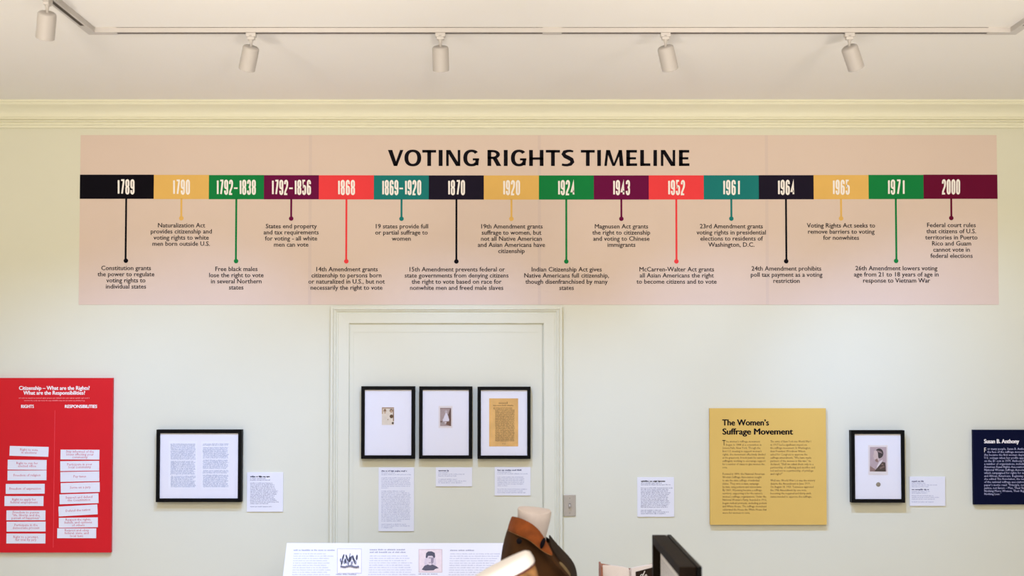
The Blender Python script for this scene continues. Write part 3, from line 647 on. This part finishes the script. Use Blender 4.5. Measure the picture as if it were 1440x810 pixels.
# cabinet that carries the panel: slanted top follows the board
zlow = SP(0, PLN).z; ylow = SP(0, PLN).y
mb = MB(); pf = [(yt + .05, 0), (yt + .05, zt_ - .03), (yt + .006, zt_ - .008)] + [(SP(0, .01, -TH).y, SP(0, .01, -TH).z), (SP(0, PLN - .01, -TH).y, SP(0, PLN - .01, -TH).z), (ylow + .01, 0)]
pf = [(yt + .04, 0), (yt + .04, zt_ - .04), (SP(0, .03, -TH).y, SP(0, .03, -TH).z), (SP(0, PLN - .01, -TH).y, SP(0, PLN - .01, -TH).z), (SP(0, PLN - .01, -TH).y, 0)]
mb.prism_x(pf, xt0 + .03, xt1 - .03); mb.build('stand', M['plinth'], rp)
def SPu(u, v, h=.0004):                  # where a line of sight meets the slanted board
    a, fy, fz = ray(u, v); d = Vector((a, fy, fz)); o = Vector((0, -D, HC)); t = (Vector((0, yt, zt_)) + nrm * h - o).dot(nrm) / d.dot(nrm); return o + d * t
def sgreek(mb, u0, v, width, xh, cw=1.1):
    u = u0
    while u < u0 + width:
        for i in range(random.choice((2, 3, 4, 5, 6, 7, 8))):
            h = xh * random.choice((1, 1, 1.3))
            mb.add([SPu(u, v), SPu(u + cw * .7, v), SPu(u + cw * .7, v - h), SPu(u, v - h)], [(0, 1, 2, 3)]); u += cw
        u += cw * .8
mb = MB(); hb = MB()
for (u0, w_, hv, hs, v0) in ((413, 50, 774.6, (51,), 779.4), (520, 60, 773.9, (40, 44), 782.5), (633, 66, 774.8, (31,), 779.5)):
    for i, hw in enumerate(hs): sgreek(hb, u0, hv + i * 3.6, hw, 1.5, 1.5)
    v = v0; k = 0
    while v < 880: sgreek(mb, u0 - (v - v0) * .07, v, w_ * random.uniform(.86, 1), 1.05, 1.1); v += 3.25; k += 1
sgreek(hb, 472.5, 808.5, 26, 1.4, 1.4); sgreek(hb, 588.5, 808, 20, 1.4, 1.4)
mb.build('text_lines', M['paleink'], rp); hb.build('title_line', M['softink'], rp)
def spic(layers, name='photograph'):
    o = MB(); ms = []
    for k, (c, pts) in enumerate(layers):
        ms.append(mat('print_tone', hx(c), .6, .05, 60)); o.add([SPu(u, v, .0005 + .0002 * k) for u, v in pts], [tuple(range(len(pts)))], k)
    return o.build(name, ms, rp)
spic([('B9B6C2', R4(474, 508.5, 771.5, 806.5)), ('EDEAF0', R4(474.8, 507.8, 772.3, 805.7))] +
     [('3A3A46' if k % 3 else '7C7C8A', blob(479 + k * 1.75, 788 + 4.2 * math.sin(k * 2.3), 1.3, 3.0 + (k % 3), 10, .3 * math.sin(k))) for k in range(14)] +
     [('6A6A78', blob(480 + k * 2.6, 796.5 + .9 * math.sin(k), 1.6, 1.5)) for k in range(10)] + [('4A4A58', [(490, 788), (491, 788), (493, 778), (492, 778)])])
spic([('CDB9B6', R4(588.6, 622, 772.2, 805.2)), ('E0CFCF', R4(589.6, 621, 773.4, 804.2)), ('CFC0C8', blob(605, 791, 8.5, 11)), ('4B4552', [(593, 801), (597, 795.5), (602, 793.8), (608.5, 794), (614, 796.5), (617, 799), (612, 800), (610, 802), (598, 802.5)]),
      ('D5C6CA', blob(604.8, 788.2, 5, 6.8)), ('8F8290', [(606, 784), (610, 784), (609.5, 791), (607, 794), (606, 790)]), ('443F4C', [(598.6, 784), (599.2, 778), (602, 775.4), (607, 775.2), (611.4, 777.5), (612, 783), (610.6, 785), (608, 781.6), (602, 781.6), (600.6, 785)]),
      ('5A5260', [(602.4, 784.4), (606, 784.0), (605.6, 785), (602.6, 785.2)]), ('9C8890', [(602.6, 790.6), (606.2, 790.6), (605.6, 791.6), (603, 791.6)])])

# ---------------------------------------------------------------- foreground: display plinth, book, upright frame
dk = 4.0 - D                              # depth (y) of the far end of the upright frame
px0 = P(917, 752, dk).x; pz = P(917, 752, dk).z
y_far, y_near = dk, dk - .650
th_ = .060; PT = .86
MB_ = MB().box(px0 - .12, px0 + .55, y_near - .08, -1.05, 0, PT - .03).box(px0 - .14, px0 + .57, y_near - .10, -1.03, PT - .03, PT)
pl = MB_.build('display_plinth', M['plinth'], base=(px0 + .2, (y_near - 1) / 2, 0)); tag(pl, 'white display plinth below the frame edge carrying book and box frame', 'plinth')
bf = thing('box_frame', 'deep dark walnut box frame standing edge-on, right foreground', 'picture frame', (px0 + .03, (y_far + y_near) / 2, PT))
mw = .046
def yzframe(x0, x1, w, ya, yb, za, zb, name, m):
    mb = MB(); mb.box(x0, x1, ya, yb, zb - w, zb).box(x0, x1, ya, yb, za, za + w).box(x0, x1, ya, ya + w, za + w, zb - w).box(x0, x1, yb - w, yb, za + w, zb - w)
    return mb.build(name, m, bf, bevel=.0015)
yzframe(px0, px0 + .046, mw * .6, y_near, y_far, PT, pz, 'frame_moulding', M['walnut'])
yzframe(px0 + .049, px0 + .062, .03, y_near - .002, y_far, PT, pz + .001, 'back_frame', M['black'])
MB().box(px0 + .046, px0 + .049, y_near + .01, y_far - .01, PT + .01, pz - .01).build('spacer', M['black'], bf)
MB().box(px0 + .024, px0 + .027, y_near + .03, y_far - .03, PT + .03, pz - .03).build('document_sheet', M['card'], bf)
mb = MB(); xx = px0 + .0236
z = pz - .075
while z > PT + .08:
    y = y_far - .06
    while y > y_near + .08:
        L = random.uniform(.012, .035); mb.add([(xx, y, z), (xx, y - L, z), (xx, y - L, z + .0035), (xx, y, z + .0035)], [(0, 1, 2, 3)]); y -= L + .006
    z -= .0095
mb.build('text_lines', M['paleink'], bf)

yb_ = -1.30                                # open book, propped up on the plinth
bk = thing('open_book', 'open book with red cover and photo page, left of box frame', 'book', (P(886, 800, yb_).x, yb_, PT))
def bpt(u, v, dy=0): return P(u, v, yb_ + dy)
# left leaf block and right leaf block meeting at the gutter
def leafs(us, vs_t, dys, bot, thick, name, m):
    mb = MB(); n = len(us); vsx = []
    for u, v, dy in zip(us, vs_t, dys):
        t = bpt(u, v, dy); b2 = Vector((t.x * .985 + .004, t.y - .10, PT + .012)); vsx += [t, b2, t + Vector((0, thick, 0)), b2 + Vector((0, thick, 0))]
    fs = []
    for i in range(n - 1):
        a, b = i * 4, (i + 1) * 4; fs += [(a, b, b + 1, a + 1), (a + 2, a + 3, b + 3, b + 2), (a, a + 2, b + 2, b), (a + 1, b + 1, b + 3, a + 3)]
    fs += [(0, 1, 3, 2), ((n - 1) * 4, (n - 1) * 4 + 2, (n - 1) * 4 + 3, (n - 1) * 4 + 1)]
    return mb.add(vsx, fs).build(name, m, bk)
leafs([847.5, 856, 866, 876, 884, 886], [794.5, 795, 796, 797.6, 799.8, 802.5], [-.03, -.022, -.015, -.008, 0, .012], 0, .018, 'page_block', M['paper'])
leafs([886, 888, 896, 905, 914, 922], [802.5, 799.6, 797.6, 796, 794.6, 793.2], [.012, 0, -.008, -.015, -.022, -.03], 0, .018, 'page_block', M['paper'])
leafs([843, 846, 886, 925], [792, 792.5, 799.5, 791], [-.036, -.03, .034, -.02], 0, .004, 'cover', M['leather'])
MB().box(bpt(843, 800, -.036).x - .001, bpt(845, 800, -.036).x, yb_ - .14, yb_ - .036 + .03, PT, bpt(843, 791.5, -.036).z).build('cover_edge', M['leather'], bk)
MB().box(bpt(860, 800).x, bpt(910, 800).x, yb_ + .04, yb_ + .10, PT, PT + .12).build('book_support', M['plinth'], bk)
pb = MB(); c0 = bpt(893, 802, -.007); 
pts = [bpt(893.5, 803.8, -.0085), bpt(917.5, 797.5, -.0275)]
a, b = [q + Vector((0, -.006, 0)) for q in pts]; dn = Vector((0, -.075, -.20))
pb.add([a, b, b + dn * .9, a + dn * .9], [(0, 1, 2, 3)]); pb.build('dark_photograph', M['lapel'], bk)
sc = MB()
def sq(u, v): t = (u - 893.5) / 24; q = a.lerp(b, t); s = (v - (803.8 - 6.3 * t)) * .0029; return q + Vector((0, -.0015 - s * .36, -s))
def srib(pts, w):
    for (u1, v1), (u2, v2) in zip(pts, pts[1:]):
        dx, dv = u2 - u1, v2 - v1; L = math.hypot(dx, dv) or 1; nx, nv = -dv / L * w / 2, dx / L * w / 2
        sc.add([sq(u1 + nx, v1 + nv), sq(u2 + nx, v2 + nv), sq(u2 - nx, v2 - nv), sq(u1 - nx, v1 - nv)], [(0, 1, 2, 3)])
srib([(906.4, 802.4), (905.2, 805), (903.6, 808), (902, 812)], .9); srib([(899.5, 810), (901, 807.4), (903, 806.8), (904, 808.5), (902, 811), (900, 811)], .8); srib([(905.5, 811), (907, 807.6), (908.6, 807), (909, 809.6), (907, 812)], .8); srib([(898, 813), (911, 809.5)], .6)
sc.build('white_script', M['white_ink'], bk)

# ---------------------------------------------------------------- foreground: dress form wearing a jacket
YJ = 4.4 - D
def ring_loft(mb, rings, y0, seg=36, cap=True):
    """rings: (uL,vL,uR,vR,depth,sag) – left/right outline points in px at depth y0, half depth in m, near-side sag in px"""
    vs = []
    for uL, vL, uR, vR, ry, sag in rings:
        for k in range(seg):
            a = 2 * math.pi * k / seg; t = .5 + .5 * math.cos(a); s = math.sin(a)
            y = y0 - ry * s; u = uL + (uR - uL) * t; v = vL + (vR - vL) * t
            p = P(u, v, y0); vs.append(Vector((p.x, y, p.z - sag * S(y0) * max(s, -.3))))
    n = len(rings)
    fs = [(j * seg + k, j * seg + (k + 1) % seg, (j + 1) * seg + (k + 1) % seg, (j + 1) * seg + k) for j in range(n - 1) for k in range(seg)]
    if cap: fs += [tuple(range(seg)), tuple(range((n - 1) * seg, n * seg))]
    return mb.add(vs, fs)
bx = P(750, 760, YJ).x
dfm = thing('dress_form', 'pale cloth dress form whose neck rises from the brown jacket', 'mannequin', (bx, YJ, 0))
mb = MB()
ring_loft(mb, [(731, 713.5, 772, 718.0, .050, 3), (728.6, 714, 774.6, 718.6, .058, 3.5), (727.8, 716, 775.3, 720.6, .060, 4), (728, 726, 774.0, 730, .058, 4), (728.4, 738, 771.6, 740, .056, 4),
               (729, 752, 768, 754, .050, 3), (728, 775, 768, 775, .052, 2), (722, 800, 786, 800, .08, 0), (722, 900, 794, 900, .10, 0), (726, 1000, 790, 1000, .10, 0), (724, 1040, 794, 1040, .10, 0)], YJ)
nk = mb.build('torso', M['neck'], dfm, smooth=True); es = nk.modifiers.new('s', 'EDGE_SPLIT'); es.split_angle = math.radians(50)
MB().lathe([(0, 0), (.16, 0), (.16, .012), (.03, .03), (.014, .05), (.014, .62), (0, .62)], 24, Matrix.Translation((bx, YJ, 0))).build('stand', M['metal'], dfm)
jk = thing('jacket', 'brown canvas jacket with rust-tan collar on the dress form', 'jacket', (bx, YJ, P(750, 1050, YJ).z))
mb = MB()
ring_loft(mb, [(716.5, 738, 774.5, 761, .100, 2), (714, 743.5, 777, 766, .125, 3), (711.5, 750, 780, 770, .140, 4), (709.5, 757, 785, 776, .150, 5), (706.5, 770, 795, 784, .160, 6), (704.3, 785, 803, 795, .180, 4), (703.2, 800, 808, 806, .192, 2), (702.5, 815, 811, 818, .198, 0),
               (702, 850, 813, 852, .200, 0), (704, 930, 810, 930, .19, 0), (700, 1060, 814, 1060, .19, 0)], YJ, cap=False)
jb = mb.build('jacket_body', M['jacket'], jk, smooth=True)
for sgn in (-1, 1):                        # sleeves hang at the two sides, below the picture's lower edge
    mb = MB(); ys = YJ + sgn * .205
    ring_loft(mb, [(748, 818, 770, 818, .020, 0), (738, 826, 780, 826, .045, 0), (735, 850, 784, 850, .052, 0), (736, 930, 782, 930, .050, 0), (739, 1010, 779, 1010, .046, 0), (742, 1075, 776, 1075, .040, 0)], ys)
    mb.build('sleeve', M['jacket'], jk, smooth=True)
def shell(name, rows, y0, m, th=.004, lv=2, parent=None):
    """rows of (u, v, dy) control points -> smooth cloth sheet with thickness"""
    vs = [P(u, v, y0 + dy) for r in rows for (u, v, dy) in r]; n = len(rows[0])
    fs = [(j * n + k, j * n + k + 1, (j + 1) * n + k + 1, (j + 1) * n + k) for j in range(len(rows) - 1) for k in range(n - 1)]
    o = MB().add(vs, fs).build(name, m, parent or jk, smooth=True)
    s = o.modifiers.new('solid', 'SOLIDIFY'); s.thickness = th; s.offset = 0
    b = o.modifiers.new('sub', 'SUBSURF'); b.levels = lv; b.render_levels = lv; return o
up = [(734, 731, .075), (722.5, 727.5, .05), (718.6, 725.3, .0), (726, 726.2, -.055), (737, 730, -.085), (749, 736, -.10), (760, 746, -.11), (768, 760, -.125), (777, 778, -.15)]
mdl = [(732, 741, .10), (719, 737.5, .06), (715.3, 735, .0), (722, 738.5, -.075), (733, 743, -.11), (745, 748, -.13), (756, 758, -.145), (766, 770, -.155), (777.5, 779.8, -.165)]
lo_ = [(730, 750, .125), (716, 748, .075), (712.2, 744.5, .0), (721, 749.5, -.09), (732, 754.3, -.13), (744, 759, -.155), (754.5, 768, -.17), (766, 777.5, -.175), (778, 782, -.175)]
shell('collar', [up, mdl, lo_], YJ, M['collar'], .006)
shell('collar_piping', [[(u, v - .5, d - .004) for u, v, d in lo_[2:]], [(u, v + .5, d - .005) for u, v, d in lo_[2:]]], YJ, M['tan'], .003)
# dark far lapel and front edge
shell('lapel', [[(771.5, 749.5, .02), (776, 756, .03), (782, 763, .04), (788, 769.5, .05), (796, 777.5, .05), (804, 786.5, .05), (810, 797, .04), (812.5, 812, .02), (813, 860, .0)],
                [(772.2, 757, -.02), (777, 765, -.02), (782, 773, -.03), (788, 780, -.04), (795, 787, -.05), (801, 795, -.06), (805, 804, -.07), (807, 816, -.08), (808, 860, -.08)],
                [(773.5, 766, -.06), (777.5, 775, -.07), (781.5, 782, -.08), (786.5, 788.5, -.09), (792, 795, -.10), (797, 802, -.11), (801, 811, -.12), (803, 822, -.13), (804, 860, -.13)]], YJ, M['lapel'], .006)
shell('front_edge', [[(776.5, 778, -.15), (780, 785, -.15), (785.5, 792, -.155), (793, 800, -.16), (801, 809, -.165), (806, 820, -.165), (808, 860, -.165)],
                     [(773, 781.5, -.17), (777, 788.5, -.175), (782.5, 795.5, -.18), (790, 803, -.185), (798, 812, -.185), (802, 822, -.185), (804, 860, -.18)]], YJ, M['jacket'], .005)
shell('lining_fold', [[(788, 789, -.115), (793, 794, -.12), (799, 801, -.125), (804, 810, -.13)], [(785, 790.5, -.14), (790, 796.5, -.145), (796, 803.5, -.15), (801, 812, -.15)]], YJ, M['lining'], .003)
# stitched line under the collar, snap and buttonhole
q = P(730, 761.2, YJ - .155)
mb = MB().lathe([(0, .006), (.006, .006), (.0095, .003), (.0095, -.012)], 16, Matrix.Translation(q) @ Matrix.Rotation(math.pi / 2, 4, 'X')); mb.build('button', M['ink'], jk, smooth=True)
q = P(763.2, 764.6, YJ - .172)
mb = MB().lathe([(0, .003), (.0075, .002), (.009, -.010)], 20, Matrix.Translation(q) @ Matrix.Rotation(math.radians(20), 4, 'Y') @ Matrix.Rotation(math.pi / 2, 4, 'X') @ Matrix.Scale(.85, 4, (1, 0, 0)) @ Matrix.Scale(2.3, 4, (0, 1, 0))); mb.build('buttonhole', M['ink'], jk, smooth=True)

# ---------------------------------------------------------------- foreground: cap close to the lens
YC = 3.35 - D
cx_ = P(705, 830, YC).x
cp_ = thing('cap', 'out-of-focus tan cap with white top and maroon edge before jacket', 'cap', (cx_, YC, P(700, 900, YC).z))
mb = MB()
ring_loft(mb, [(700, 793, 728, 779, .012, 0), (676, 806, 740, 774.5, .040, 1), (664, 814, 745.5, 776, .056, 2), (657, 821, 750, 782.5, .063, 3), (654, 827, 752, 788.2, .066, 4), (656, 829, 751, 791, .064, 4)], YC)
mb.build('crown', M['capw'], cp_, smooth=True)
mb = MB(); ring_loft(mb, [(655, 827.5, 751.5, 789.8, .0655, 4), (653.5, 829, 752.5, 791.3, .068, 4), (655, 830.5, 751.5, 792.8, .066, 4)], YC); mb.build('piping', M['maroon'], cp_, smooth=True)
mb = MB(); ring_loft(mb, [(656, 830, 751, 792.5, .064, 4), (653, 838, 754, 799, .070, 4), (650, 855, 757.5, 812, .076, 3), (648, 885, 758.5, 845, .080, 1), (649, 905, 758, 895, .080, 0)], YC); mb.build('side_band', M['tan'], cp_, smooth=True)
zc = P(700, 905, YC).z
st = MB().lathe([(0, 0), (.14, 0), (.14, .012), (.02, .03), (.012, .05), (.012, zc - .02), (.05, zc - .002), (0, zc - .001)], 24, Matrix.Translation((cx_, YC, 0))).build('cap_stand', M['metal'], base=(cx_, YC, 0))
tag(st, 'metal stand under the tan cap, below the frame edge', 'stand')
